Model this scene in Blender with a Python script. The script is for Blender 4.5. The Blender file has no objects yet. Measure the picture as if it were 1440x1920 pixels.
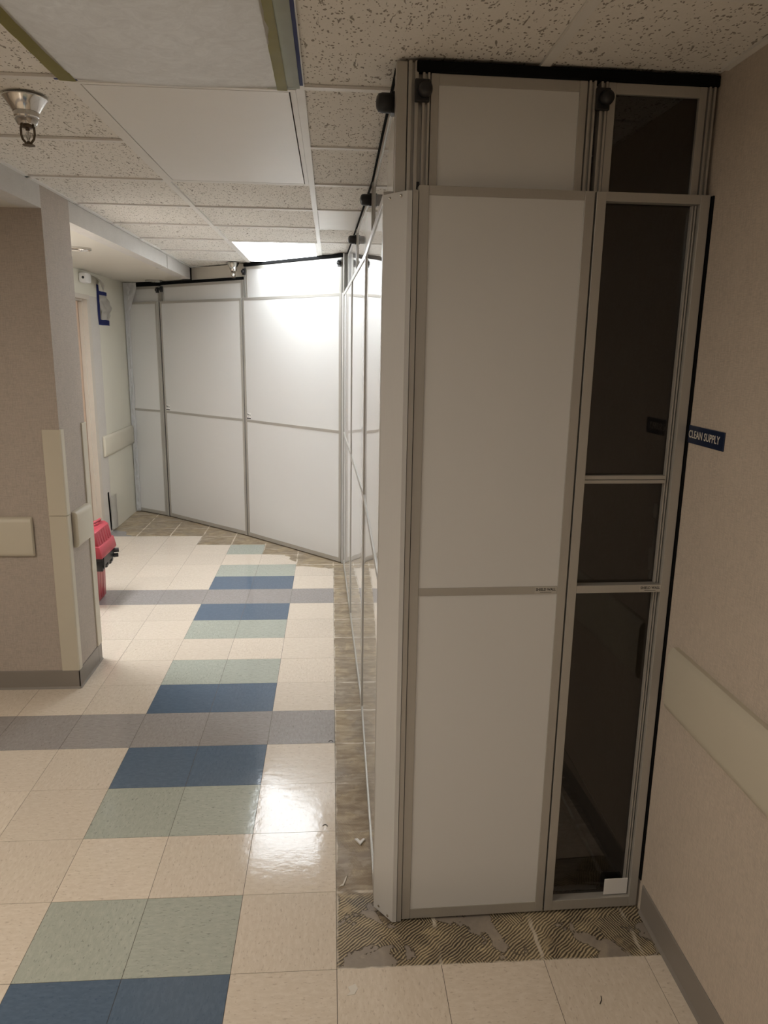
import bpy, bmesh, math, random
from mathutils import Vector, Matrix, noise
random.seed(7)
FT = 0.3048
scene = bpy.context.scene
COL = scene.collection
V = Vector

# ------------------------------------------------------------------ materials
def nt_mat(name):
    m = bpy.data.materials.new(name); m.use_nodes = True
    nt = m.node_tree; nt.nodes.clear()
    out = nt.nodes.new('ShaderNodeOutputMaterial')
    b = nt.nodes.new('ShaderNodeBsdfPrincipled')
    nt.links.new(b.outputs[0], out.inputs[0])
    return m, nt, b
def N(nt, t, **kw):
    n = nt.nodes.new(t)
    for k, v in kw.items():
        if k in n.inputs: n.inputs[k].default_value = v
        else: setattr(n, k, v)
    return n
def mix(nt, fac, a, b, mode='MIX'):
    n = nt.nodes.new('ShaderNodeMix'); n.data_type = 'RGBA'; n.blend_type = mode
    for idx, v in ((0, fac), (6, a), (7, b)):
        if hasattr(v, 'node'): nt.links.new(v, n.inputs[idx])
        elif idx == 0: n.inputs[0].default_value = v
        else: n.inputs[idx].default_value = (*v, 1) if len(v) == 3 else v
    return n.outputs[2]
def math_(nt, op, a, b=None, c=None):
    n = nt.nodes.new('ShaderNodeMath'); n.operation = op
    for i, v in enumerate((a, b, c)):
        if v is None: continue
        if hasattr(v, 'node'): nt.links.new(v, n.inputs[i])
        else: n.inputs[i].default_value = v
    return n.outputs[0]
def ramp(nt, f, lo, hi):
    n = nt.nodes.new('ShaderNodeMapRange'); n.interpolation_type = 'SMOOTHSTEP'
    nt.links.new(f, n.inputs[0]); n.inputs[1].default_value = lo; n.inputs[2].default_value = hi
    return n.outputs[0]
def coords(nt, scale=(1, 1, 1), rot=(0, 0, 0), src=None, loc=(0, 0, 0)):
    if src is None:
        src = nt.nodes.new('ShaderNodeNewGeometry').outputs['Position']
    mp = nt.nodes.new('ShaderNodeMapping'); nt.links.new(src, mp.inputs[0])
    mp.inputs['Scale'].default_value = scale; mp.inputs['Rotation'].default_value = rot
    mp.inputs['Location'].default_value = loc
    return mp.outputs[0]
def noise_(nt, vec, scale, detail=3, rough=.5, dist=0):
    n = N(nt, 'ShaderNodeTexNoise', Scale=scale, Detail=detail, Roughness=rough, Distortion=dist)
    nt.links.new(vec, n.inputs['Vector']); return n.outputs['Fac']
def bump(nt, b, h, strength, dist=.001):
    n = N(nt, 'ShaderNodeBump', Strength=strength, Distance=dist)
    nt.links.new(h, n.inputs['Height']); nt.links.new(n.outputs[0], b.inputs['Normal'])
def plain(name, c, rough=.5, metal=0, spec=.5, coat=0, var=.04, vs=12):
    m, nt, b = nt_mat(name)
    f = noise_(nt, coords(nt), vs, 3)
    d = tuple(x*(1-var) for x in c); l = tuple(min(1, x*(1+var)) for x in c)
    nt.links.new(mix(nt, f, d, l), b.inputs['Base Color'])
    b.inputs['Roughness'].default_value = rough; b.inputs['Metallic'].default_value = metal
    b.inputs['Specular IOR Level'].default_value = spec; b.inputs['Coat Weight'].default_value = coat
    return m

def vct(name, c, fleck_l, fleck_d, amt=.5):
    m, nt, b = nt_mat(name)
    pos = nt.nodes.new('ShaderNodeNewGeometry').outputs['Position']
    at = N(nt, 'ShaderNodeAttribute', attribute_name='tile'); sep = nt.nodes.new('ShaderNodeSeparateColor')
    nt.links.new(at.outputs['Color'], sep.inputs[0])
    va = coords(nt, (1, 2.6, 1), src=pos); vb = coords(nt, (2.6, 1, 1), src=pos)
    mv = nt.nodes.new('ShaderNodeMix'); mv.data_type = 'VECTOR'
    nt.links.new(sep.outputs[1], mv.inputs[0]); nt.links.new(va, mv.inputs[4]); nt.links.new(vb, mv.inputs[5])
    vec = mv.outputs[1]
    f1 = noise_(nt, vec, 34, 4, .6); f2 = noise_(nt, vec, 85, 2, .5); f3 = noise_(nt, vec, 60, 2, .5, .4)
    big = noise_(nt, coords(nt, src=pos), 1.6, 3)
    col = mix(nt, math_(nt, 'MULTIPLY', ramp(nt, f1, .38, .7), .55*amt), c, fleck_l)
    col = mix(nt, math_(nt, 'MULTIPLY', ramp(nt, f3, .60, .72), .75*amt), col, fleck_d)
    col = mix(nt, math_(nt, 'MULTIPLY', ramp(nt, f2, .62, .74), .6*amt), col, fleck_l)
    hsv = nt.nodes.new('ShaderNodeHueSaturation'); nt.links.new(col, hsv.inputs['Color'])
    v = math_(nt, 'ADD', math_(nt, 'MULTIPLY', sep.outputs[0], .07), math_(nt, 'MULTIPLY_ADD', big, .10, .91))
    nt.links.new(v, hsv.inputs['Value'])
    nt.links.new(hsv.outputs[0], b.inputs['Base Color'])
    wear = noise_(nt, coords(nt, src=pos), 5, 4, .6)
    nt.links.new(math_(nt, 'MULTIPLY_ADD', wear, .12, .045), b.inputs['Roughness'])
    h = math_(nt, 'ADD', math_(nt, 'MULTIPLY', noise_(nt, coords(nt, src=pos), 26, 3, .6), 1.0), math_(nt, 'MULTIPLY', f1, .25))
    bump(nt, b, h, .30, .0014)
    return m
def wallcover(name, c, rough=.75, s=1.0, c2=None):
    m, nt, b = nt_mat(name)
    pos = nt.nodes.new('ShaderNodeNewGeometry').outputs['Position']
    a = noise_(nt, coords(nt, (1, 1, 14), src=pos), 45, 3, .6); d = noise_(nt, coords(nt, (14, 14, 1), src=pos), 45, 3, .6)
    w = math_(nt, 'MULTIPLY', math_(nt, 'ADD', a, d), .5)
    blot = noise_(nt, coords(nt, (1, 1, 1), src=pos), 14, 4, .65); big = noise_(nt, coords(nt, src=pos), 2.2, 3, .6)
    dk = tuple(x*(1-.16*s) for x in c); lt = tuple(min(1, x*(1+.12*s)) for x in c)
    col = mix(nt, ramp(nt, w, .38, .62), dk, lt)
    col = mix(nt, math_(nt, 'MULTIPLY', ramp(nt, blot, .35, .7), .35), col, c2 or tuple(x*1.08 for x in c))
    col = mix(nt, math_(nt, 'MULTIPLY', ramp(nt, big, .3, .75), .18), col, tuple(x*.86 for x in c))
    nt.links.new(col, b.inputs['Base Color']); b.inputs['Roughness'].default_value = rough
    b.inputs['Specular IOR Level'].default_value = .3
    bump(nt, b, w, .35, .0008)
    return m
def ceil_tile(name):
    m, nt, b = nt_mat(name)
    pos = nt.nodes.new('ShaderNodeNewGeometry').outputs['Position']
    v = nt.nodes.new('ShaderNodeTexVoronoi'); v.inputs['Scale'].default_value = 125; v.inputs['Randomness'].default_value = 1
    wv = nt.nodes.new('ShaderNodeVectorMath'); wv.operation = 'ADD'
    nz = N(nt, 'ShaderNodeTexNoise', Scale=40, Detail=2); nt.links.new(pos, nz.inputs['Vector'])
    sc = nt.nodes.new('ShaderNodeVectorMath'); sc.operation = 'SCALE'; sc.inputs['Scale'].default_value = .02
    nt.links.new(nz.outputs['Color'], sc.inputs[0]); nt.links.new(pos, wv.inputs[0]); nt.links.new(sc.outputs[0], wv.inputs[1])
    nt.links.new(coords(nt, (1, .62, 1), src=wv.outputs[0]), v.inputs['Vector'])
    sp = nt.nodes.new('ShaderNodeSeparateColor'); nt.links.new(v.outputs['Color'], sp.inputs[0])
    keep = math_(nt, 'GREATER_THAN', sp.outputs[0], .45)
    rad = math_(nt, 'MULTIPLY_ADD', sp.outputs[1], .25, .16)
    hole = math_(nt, 'MULTIPLY', math_(nt, 'LESS_THAN', v.outputs['Distance'], rad), keep)
    fis = ramp(nt, noise_(nt, coords(nt, (1, .4, 1), src=pos), 55, 3, .6, .6),   .62, .67)
    hole = math_(nt, 'MAXIMUM', hole, fis)
    gr = noise_(nt, pos, 180, 2)
    base = mix(nt, gr, (.78, .75, .69), (.87, .84, .79))
    col = mix(nt, math_(nt, 'MULTIPLY', hole, .78), base, (.20, .17, .13))
    nt.links.new(col, b.inputs['Base Color']); b.inputs['Roughness'].default_value = .95
    b.inputs['Specular IOR Level'].default_value = .1
    bump(nt, b, math_(nt, 'SUBTRACT', 1.0, hole), .5, .002)
    return m
def mortar(name):
    m, nt, b = nt_mat(name)
    pos = nt.nodes.new('ShaderNodeNewGeometry').outputs['Position']
    sx = nt.nodes.new('ShaderNodeSeparateXYZ'); nt.links.new(pos, sx.inputs[0])
    big = noise_(nt, coords(nt, src=pos), 5.5, 5, .62, .5)
    big2 = noise_(nt, coords(nt, src=pos, loc=(3, 7, 0)), 3.4, 4, .6, .8)
    fine = noise_(nt, coords(nt, src=pos), 60, 4, .6)
    base = mix(nt, ramp(nt, big, .42, .58), (.17, .125, .08), (.50, .40, .245))
    base = mix(nt, ramp(nt, big2, .50, .58), base, (.075, .055, .038))
    base = mix(nt, ramp(nt, noise_(nt, coords(nt, src=pos, loc=(2, 8, 0)), 11, 4, .6), .60, .66), base, (.58, .47, .28))
    base = mix(nt, math_(nt, 'MULTIPLY', ramp(nt, fine, .4, .7), .35), base, (.40, .33, .23))
    # trowel ridges, sweeping in two directions
    def wave(rot, scale, dist):
        w = N(nt, 'ShaderNodeTexWave', Scale=scale, Distortion=dist, Detail=2.0); w.wave_type = 'BANDS'
        w.inputs['Detail Scale'].default_value = .6
        nt.links.new(coords(nt, rot=(0, 0, rot), src=pos), w.inputs['Vector']); return w.outputs['Fac']
    wa = wave(.85, 36, 6.0); wb = wave(-.45, 40, 5.0)
    sel = ramp(nt, noise_(nt, coords(nt, src=pos, loc=(9, 2, 0)), 3.0, 2), .47, .53)
    mw = nt.nodes.new('ShaderNodeMix'); mw.data_type = 'FLOAT'
    nt.links.new(sel, mw.inputs[0]); nt.links.new(wa, mw.inputs[2]); nt.links.new(wb, mw.inputs[3])
    ridge = mw.outputs[0]
    near = ramp(nt, math_(nt, 'MULTIPLY', sx.outputs['Y'], -1.0), -1.05*FT, -.85*FT)
    pn = noise_(nt, coords(nt, src=pos, loc=(1, 1, 0)), 6.5, 5, .6, .4)
    patch = ramp(nt, pn, .56, .57)
    rim = math_(nt, 'MULTIPLY', ramp(nt, pn, .545, .56), math_(nt, 'SUBTRACT', 1.0, patch))
    part = ramp(nt, noise_(nt, coords(nt, src=pos, loc=(4, 1, 0)), 8, 3, .6), .30, .42)
    rmask = math_(nt, 'MULTIPLY', math_(nt, 'MULTIPLY', part, math_(nt, 'MULTIPLY_ADD', near, .85, .15)), math_(nt, 'SUBTRACT', 1.0, patch))
    rm = math_(nt, 'MULTIPLY', ramp(nt, ridge, .35, .7), rmask)
    col = mix(nt, math_(nt, 'MULTIPLY', rm, .62), base, (.62, .52, .34))
    col = mix(nt, math_(nt, 'MULTIPLY', math_(nt, 'SUBTRACT', rmask, rm), .72), col, (.05, .038, .025))
    col = mix(nt, math_(nt, 'MULTIPLY', patch, .75), col, (.33, .29, .25))
    col = mix(nt, math_(nt, 'MULTIPLY', rim, .8), col, (.05, .04, .03))
    far = math_(nt, 'SUBTRACT', 1.0, near)
    smear = ramp(nt, noise_(nt, coords(nt, (1, 4, 1), src=pos), 9, 4, .6, .6), .35, .7)
    col = mix(nt, math_(nt, 'MULTIPLY', far, .72), col, mix(nt, smear, (.26, .195, .125), (.47, .385, .27)))
    # residue lines left between the removed tiles, one foot apart
    jag = math_(nt, 'MULTIPLY', math_(nt, 'SUBTRACT', noise_(nt, coords(nt, src=pos), 22, 3), .5), .05)
    for ax in ('X', 'Y'):
        t = math_(nt, 'ADD', math_(nt, 'DIVIDE', sx.outputs[ax], FT), jag)
        fr = math_(nt, 'PINGPONG', t, .5)
        line = math_(nt, 'SUBTRACT', 1.0, ramp(nt, fr, .008, .028))
        line = math_(nt, 'MULTIPLY', line, ramp(nt, noise_(nt, coords(nt, src=pos, loc=(5, 5, 0)), 7, 4), .40, .56))
        col = mix(nt, math_(nt, 'MULTIPLY', line, .85), col, (.72, .65, .54))
    nt.links.new(col, b.inputs['Base Color'])
    rr = ramp(nt, big2, .3, .7)
    nt.links.new(math_(nt, 'MULTIPLY_ADD', rr, -.25, .62), b.inputs['Roughness'])
    h = math_(nt, 'ADD', math_(nt, 'MULTIPLY', rm, 1.0), math_(nt, 'MULTIPLY', fine, .5))
    bump(nt, b, h, .7, .0022)
    return m
def alum(name, c, rough=.36, metal=.55):
    m, nt, b = nt_mat(name)
    f = noise_(nt, coords(nt, (60, 60, 1)), 18, 2, .5)
    nt.links.new(mix(nt, f, tuple(x*.95 for x in c), tuple(x*1.04 for x in c)), b.inputs['Base Color'])
    b.inputs['Metallic'].default_value = metal; b.inputs['Roughness'].default_value = rough
    return m
def emis(name, c, s):
    m, nt, b = nt_mat(name)
    b.inputs['Base Color'].default_value = (.8, .8, .8, 1)
    b.inputs['Emission Color'].default_value = (*c, 1); b.inputs['Emission Strength'].default_value = s
    return m

BEIGE = vct('vct_beige', (.71, .62, .51), (.84, .76, .66), (.48, .39, .30), .8)
GREEN = vct('vct_green', (.42, .45, .39), (.55, .57, .50), (.20, .22, .19), .8)
BLUE = vct('vct_blue', (.10, .148, .215), (.15, .21, .30), (.05, .085, .145), .6)
GREY = vct('vct_grey', (.33, .305, .295), (.45, .43, .42), (.16, .145, .14), .7)
MORTAR = mortar('adhesive_residue')
SLAB = plain('tile_edge', (.10, .085, .07), .9)
VINYL = wallcover('wall_vinyl', (.47, .41, .355), .7)
VINYL_R = wallcover('wall_vinyl_right', (.56, .485, .405), .72)
CREAM = plain('cream_paint', (.69, .655, .55), .6, var=.05, vs=3)
LILAC = wallcover('wall_vinyl_pale', (.60, .56, .51), .7, .4)
SOFFIT = plain('soffit_paint', (.62, .585, .51), .75, var=.02, vs=2)
FASCIA = wallcover('fascia_vinyl', (.60, .575, .54), .7, .4)
CEIL = ceil_tile('acoustic_tile')
TBAR = plain('tee_bar_white', (.80, .78, .74), .4)
COVE = plain('cove_base_rubber', (.25, .225, .20), .45, var=.06, vs=6)
GUARD = plain('guard_vinyl', (.62, .57, .46), .42, var=.02)
ALU = alum('aluminium_frame', (.455, .435, .395), .36, .35)
ALU2 = alum('aluminium_cover', (.64, .635, .62), .34, .2)
BLACK = plain('black_foam', (.008, .008, .008), .95, spec=.1)
KNOB = plain('black_plastic', (.012, .012, .013), .35)
CHROME = plain('chrome', (.62, .60, .57), .12, 1, var=.02)
BRASSY = plain('dark_brass', (.13, .10, .07), .35, .9)
DOORM = plain('door_tan', (.60, .43, .31), .5, var=.04)
FRAMEM = plain('door_frame_paint', (.58, .52, .44), .45, var=.02)
def laminate(name, c, rough):
    m, nt, b = nt_mat(name)
    f = noise_(nt, coords(nt), 1.5, 3)
    nt.links.new(mix(nt, f, tuple(x*.97 for x in c), c), b.inputs['Base Color'])
    b.inputs['Roughness'].default_value = rough; b.inputs['IOR'].default_value = 1.5
    return m
WHITE = laminate('white_laminate', (.70, .695, .675), .16)
GLOSS = laminate('white_gloss_laminate', (.78, .78, .775), .02)
def glassm():
    m, nt, b = nt_mat('clear_acrylic')
    b.inputs['Base Color'].default_value = (.33, .315, .31, 1); b.inputs['Roughness'].default_value = .01
    b.inputs['Transmission Weight'].default_value = 1; b.inputs['IOR'].default_value = 1.6
    return m
GLASS = glassm()
WHITEP = plain('white_plastic', (.80, .79, .77), .35)
PAPER = plain('paper', (.72, .68, .61), .8, var=.05, vs=20)
FILM = plain('white_plastic_film', (.88, .87, .85), .4, var=.05, vs=25)
TAPE_B = plain('blue_tape', (.02, .035, .22), .5)
TAPE_Y = plain('yellow_tape', (.42, .38, .12), .4, var=.12, vs=18)
TAPE_G = plain('pale_green_tape', (.52, .54, .42), .3, var=.08, vs=18)
RED = plain('red_plastic', (.42, .05, .07), .35, var=.08)
RED2 = plain('dark_red_plastic', (.38, .035, .045), .3, var=.08)
NAVY = plain('navy_sign', (.012, .022, .058), .35)
INK = plain('black_ink', (.02, .02, .02), .5)
LETTER = plain('white_letters', (.66, .62, .54), .5)
LABEL = plain('label_silver', (.50, .475, .42), .4)
def cloth():
    m, nt, b = nt_mat('filter_fleece')
    pos = nt.nodes.new('ShaderNodeNewGeometry').outputs['Position']
    f = noise_(nt, pos, 20, 7, .78, 1.8); g = noise_(nt, coords(nt, src=pos), 3.5, 4, .6)
    col = mix(nt, f, (.62, .60, .57), (.97, .96, .94)); col = mix(nt, math_(nt, 'MULTIPLY', ramp(nt, g, .4, .75), .3), col, (.60, .57, .53))
    nt.links.new(col, b.inputs['Base Color']); b.inputs['Roughness'].default_value = .95; b.inputs['Specular IOR Level'].default_value = .1
    bump(nt, b, f, .22, .0015)
    tr = nt.nodes.new('ShaderNodeBsdfTranslucent'); nt.links.new(col, tr.inputs[0])
    ms = nt.nodes.new('ShaderNodeMixShader'); ms.inputs[0].default_value = .3
    out = [n for n in nt.nodes if n.type == 'OUTPUT_MATERIAL'][0]
    nt.links.new(b.outputs[0], ms.inputs[1]); nt.links.new(tr.outputs[0], ms.inputs[2]); nt.links.new(ms.outputs[0], out.inputs[0])
    return m
FLEECE = cloth()
DIFF_OFF = plain('acrylic_diffuser', (.84, .825, .80), .35, var=.015)

# ------------------------------------------------------------------ mesh builder (feet)
class MB:
    def __init__(s): s.bm = bmesh.new(); s.smooth = False; s.mats = []; s.tile = None
    def face(s, pts, mi=0):
        f = s.bm.faces.new([s.bm.verts.new(V(p)) for p in pts]); f.material_index = mi; return f
    def box(s, x0, x1, y0, y1, z0, z1, M=None, bev=0, mi=0):
        vs = [s.bm.verts.new((x, y, z)) for z in (z0, z1) for y in (y0, y1) for x in (x0, x1)]
        fs = [s.bm.faces.new([vs[i] for i in q]) for q in ((0, 2, 3, 1), (4, 5, 7, 6), (0, 1, 5, 4), (2, 6, 7, 3), (0, 4, 6, 2), (1, 3, 7, 5))]
        for f in fs: f.material_index = mi
        if bev:
            es = list({e for f in fs for e in f.edges})
            r = bmesh.ops.bevel(s.bm, geom=es, offset=bev, segments=2, profile=.5, affect='EDGES')
            vs = list({v for f in r['faces'] for v in f.verts} | {v for v in vs if v.is_valid})
        if M is not None: bmesh.ops.transform(s.bm, matrix=M, verts=vs)
        return s
    def prism(s, poly, axis, a, b, M=None, bev=0):
        # poly: 2-D outline, extruded along axis 'x'/'y'/'z' from a to b
        def P(p, t): return {'x': (t, p[0], p[1]), 'y': (p[0], t, p[1]), 'z': (p[0], p[1], t)}[axis]
        A = [s.bm.verts.new(P(p, a)) for p in poly]; B = [s.bm.verts.new(P(p, b)) for p in poly]
        n = len(poly); fs = [s.bm.faces.new(A), s.bm.faces.new(B[::-1])]
        fs += [s.bm.faces.new([A[i], B[i], B[(i+1) % n], A[(i+1) % n]]) for i in range(n)]
        vs = A+B
        if bev:
            es = [e for f in fs[:2] for e in f.edges]
            r = bmesh.ops.bevel(s.bm, geom=es, offset=bev, segments=2, profile=.5, affect='EDGES')
            vs = list({v for f in r['faces'] for v in f.verts} | {v for v in vs if v.is_valid})
        if M is not None: bmesh.ops.transform(s.bm, matrix=M, verts=vs)
        return s
    def lathe(s, prof, M=None, n=28):
        rings = []
        for r, z in prof:
            rings.append([s.bm.verts.new((max(r, 1e-5)*math.cos(2*math.pi*k/n), max(r, 1e-5)*math.sin(2*math.pi*k/n), z)) for k in range(n)])
        for a, b in zip(rings, rings[1:]):
            for k in range(n): s.bm.faces.new([a[k], a[(k+1) % n], b[(k+1) % n], b[k]])
        if prof[0][0] > 1e-4: s.bm.faces.new(rings[0][::-1])
        if prof[-1][0] > 1e-4: s.bm.faces.new(rings[-1])
        vs = [v for r in rings for v in r]
        if M is not None: bmesh.ops.transform(s.bm, matrix=M, verts=vs)
        s.smooth = True; return s
    def tube(s, pts, r, n=8):
        pts = [V(p) for p in pts]; rings = []
        for i, p in enumerate(pts):
            t = (pts[min(i+1, len(pts)-1)]-pts[max(i-1, 0)]).normalized()
            u = t.orthogonal().normalized() if i == 0 else (u-u.dot(t)*t).normalized()
            w = t.cross(u); rings.append([s.bm.verts.new(p+r*(math.cos(2*math.pi*k/n)*u+math.sin(2*math.pi*k/n)*w)) for k in range(n)])
        for a, b in zip(rings, rings[1:]):
            for k in range(n): s.bm.faces.new([a[k], a[(k+1) % n], b[(k+1) % n], b[k]])
        s.bm.faces.new(rings[0][::-1]); s.bm.faces.new(rings[-1]); s.smooth = True; return s
    def grid(s, fn, nu, nv, thick=0):
        g = [[s.bm.verts.new(fn(i/nu, j/nv)) for j in range(nv+1)] for i in range(nu+1)]
        fs = [s.bm.faces.new([g[i][j], g[i+1][j], g[i+1][j+1], g[i][j+1]]) for i in range(nu) for j in range(nv)]
        if thick: bmesh.ops.solidify(s.bm, geom=fs, thickness=thick)
        s.smooth = True; return s
    def build(s, name, mat, parent=None, label=None, origin=None):
        if not isinstance(mat, (list, tuple)): mat = [mat]
        bmesh.ops.recalc_face_normals(s.bm, faces=s.bm.faces[:])
        vs = [v.co for v in s.bm.verts]
        if parent is not None: o0 = V(parent['o_'])
        elif origin is not None: o0 = V(origin)
        else:
            lo = [min(c[i] for c in vs) for i in range(3)]; hi = [max(c[i] for c in vs) for i in range(3)]
            o0 = V(((lo[0]+hi[0])/2, (lo[1]+hi[1])/2, lo[2]))
        bmesh.ops.translate(s.bm, vec=-o0, verts=s.bm.verts[:])
        bmesh.ops.scale(s.bm, vec=(FT,)*3, verts=s.bm.verts[:])
        me = bpy.data.meshes.new(name); s.bm.to_mesh(me); s.bm.free()
        for m in mat: me.materials.append(m)
        if s.smooth:
            me.shade_smooth(); me.set_sharp_from_angle(angle=math.radians(38))
        ob = bpy.data.objects.new(name, me); COL.objects.link(ob)
        if parent is not None: ob.parent = parent; ob['o_'] = tuple(o0)
        else: ob.location = o0*FT; ob['o_'] = tuple(o0)
        if label: ob['label'] = label
        return ob
def thing(name, label, cat, loc, group=None):
    o = bpy.data.objects.new(name, None); COL.objects.link(o); o.empty_display_size = .05
    o.location = V(loc)*FT; o['o_'] = tuple(loc); o['label'] = label; o['category'] = cat
    if group: o['group'] = group
    return o
def tag(o, label, cat, group=None):
    o['label'] = label; o['category'] = cat
    if group: o['group'] = group
    return o
def struct(o): o['kind'] = 'structure'; return o
def frame_M(P, Q):
    """local frame of a partition run: x along the run as seen, y = outwards to the viewer, z up"""
    P = V((P[0], P[1], 0)); Q = V((Q[0], Q[1], 0)); u = (Q-P).normalized(); n = V((u.y, -u.x, 0))
    M = Matrix(((u.x, n.x, 0, P.x), (u.y, n.y, 0, P.y), (0, 0, 1, 0), (0, 0, 0, 1)))
    return M, (Q-P).length
def text_obj(name, s, h, M, mat, parent, sx=1.0, bold=0.0, depth=.002, spacing=1.0):
    """lettering in the local xz plane of M (feet), centred at its origin, facing +y of M"""
    cu = bpy.data.curves.new(name, 'FONT'); cu.body = s; cu.size = h/.72; cu.extrude = depth; cu.offset = bold
    cu.align_x = 'CENTER'; cu.align_y = 'CENTER'; cu.space_character = spacing; cu.resolution_u = 4
    t = bpy.data.objects.new(name+'_t', cu); COL.objects.link(t)
    bpy.context.view_layer.update()
    me = bpy.data.meshes.new_from_object(t.evaluated_get(bpy.context.evaluated_depsgraph_get()))
    bpy.data.objects.remove(t); bpy.data.curves.remove(cu)
    bm = bmesh.new(); bm.from_mesh(me); bpy.data.meshes.remove(me)
    bmesh.ops.scale(bm, vec=(sx, 1, 1), verts=bm.verts[:])
    R = Matrix(((1, 0, 0, 0), (0, 0, 1, 0), (0, 1, 0, 0), (0, 0, 0, 1)))  # text xy -> local xz, facing +y
    bmesh.ops.transform(bm, matrix=M @ R, verts=bm.verts[:])
    mb = MB(); mb.bm.free(); mb.bm = bm
    return mb.build(name, mat, parent)

# ------------------------------------------------------------------ dimensions (feet)
ZC = 8.03         # ceiling
ZS = 7.70         # soffit
XR = 3.20         # right wall
XL = -6.88        # left alcove wall
XP = -4.335       # pillar side / fascia plane
YP0, YP1 = 5.94, 7.13
YB = -16.0        # closing wall behind the camera
FAR = [(-6.87, 19.55), (-5.566, 18.645), (-2.619, 15.992), (.205, 13.10)]
SIDE = [(.254, 13.06), (.343, 9.10), (.426, 4.965), (.394, .84)]
FRONT = [(.66, .556), (2.165, .592), (3.18, .616)]

# ------------------------------------------------------------------ floor
def rowkind(j):
    k = (j-4) % 6
    return {0: 'gray', 1: 'blue', 2: 'green', 3: 'beige', 4: 'green', 5: 'blue'}[k]
fl = MB()
lay = fl.bm.loops.layers.color.new('tile')
def tile(x0, x1, y0, y1, mi, rot, poly=None):
    g = .0027; r = random.random()
    if poly is None: poly = [(x0+g, y0+g), (x1-g, y0+g), (x1-g, y1-g), (x0+g, y1-g)]
    q = [(x0, y0), (x1, y0), (x1, y1), (x0, y1)] if len(poly) == 4 else poly
    sf = fl.bm.faces.new([fl.bm.verts.new((p[0], p[1], -.0035)) for p in q]); sf.material_index = 4
    n = len(poly); zt = random.uniform(-.0004, .0004)
    top = [fl.bm.verts.new((p[0], p[1], zt)) for p in poly]; bot = [fl.bm.verts.new((p[0], p[1], -.0105)) for p in poly]
    fs = [fl.bm.faces.new(top)] + [fl.bm.faces.new([bot[i], bot[(i+1) % n], top[(i+1) % n], top[i]]) for i in range(n)]
    for f in fs:
        f.material_index = mi
        for l in f.loops: l[lay] = (r, rot, 0, 1)
MI = {'beige': 0, 'blue': 1, 'green': 2, 'gray': 3}
def jag(a, b, amp, n=9):
    a, b = V(a), V(b); d = (b-a); nn = V((-d.y, d.x)).normalized(); out = []
    for i in range(n+1):
        t = i/n; w = 0 if i in (0, n) else random.uniform(-amp, amp)
        out.append(tuple(a+d*t+nn*w))
    return out
for j in range(int(YB), 21):
    for i in range(-14, 4):
        kind = rowkind(j)
        if kind in ('blue', 'green') and not (i in (-3, -2)): kind = 'beige'
        if j <= -3 and kind == 'gray' and i >= 0: kind = 'beige'
        if i >= 0 and j >= 0: continue               # tiles lifted here
        if i < -7 and j > 7: continue
        poly = None; x1 = i+1
        if i >= 0 and j < 0: kind = 'beige'
        # lifted tiles along the far partition
        if j >= 17 or (j == 16 and i >= -6) or (j == 15 and i >= -4) or (j == 14 and i >= -2) or (j == 13 and i >= -1): continue
        if (j, i) == (16, -7): poly = [(-6.998, 16.002), (-6.12, 16.002)] + jag((-6.12, 16.002), (-6.9, 16.95), .10)[1:] + [(-6.998, 16.998)]; kind = 'gray'
        if (j, i) == (13, -2): poly = [(-1.998, 13.002), (-1.002, 13.002)] + jag((-1.002, 13.02), (-1.36, 13.93), .08)[1:] + [(-1.998, 13.96)]
        if (j, i) == (12, -1): poly = [(-.998, 12.002), (-.002, 12.002), (-.002, 12.62)] + jag((-.02, 12.62), (-.95, 12.84), .05)[1:-1] + [(-.998, 12.82)]
        tile(i, x1 if i < 3 else XR, j, j+1, MI[kind], (i+j) % 2, poly)
floor = struct(fl.build('floor', [BEIGE, BLUE, GREEN, GREY, SLAB], origin=(0, 0, 0)))
sb = MB(); sb.box(-14, 5, YB, 26, -.3, -.0105)
struct(sb.build('floor_adhesive', MORTAR, origin=(0, 0, -.3)))
bpy.data.objects['floor_adhesive'].name = 'floor.001'

# ------------------------------------------------------------------ walls
w = MB(); w.box(XR, XR+.4, YB, 26, -.01, ZC+.5); struct(w.build('wall_right', VINYL_R))
w = MB(); w.box(-14.4, -14, YB, YP0+.5, -.01, ZC+.5); struct(w.build('wall_open_side', VINYL)).name = 'wall_west'
w = MB(); w.box(-14, XR, YB-.4, YB, -.01, ZC+.5); struct(w.build('wall_back', VINYL))
w = MB(); w.box(-14, XP, YP0, YP1, -.01, ZS+.02); w.box(XP-.3, XP, YP0, YP1, ZS+.02, ZC)
struct(w.build('wall_pillar', [VINYL]))
# fascia and soffit
w = MB(); w.box(XP-.3, XP, YB, YP0, ZS, ZC); w.box(XP-.3, XP-.012, YP1, 14.4, ZS, ZC); w.box(XP-.3, XP, 14.42, 17.50, ZS-.01, ZC)
struct(w.build('trim_1', FASCIA))
w = MB(); w.box(-14, XP-.3, YB, 20, ZS, ZS+.1); struct(w.build('ceiling_soffit', SOFFIT)).name = 'ceiling.001'
# left alcove wall with door opening
DY0, DY1, DZ = 12.3, 15.54, 6.93
w = MB()
w.box(XL-.5, XL, YP1, DY0-.05, -.01, ZS+.1, mi=1); w.box(XL-.5, XL, DY0-.05, DY1+.05, DZ+.04, ZS+.1)
w.box(XL-.5, XL, DY1+.05, 16.69, -.01, 7.05, mi=1); w.box(XL-.5, XL, DY1+.05, 16.69, 7.05, ZS+.1)
w.box(XL-.5, XL-.006, 16.69, 26, -.01, ZS+.1)
struct(w.build('wall_left', [CREAM, LILAC]))
w = MB(); w.box(-14, XR, 26, 26.4, -.01, ZC+.5); struct(w.build('wall_far', VINYL))
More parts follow.
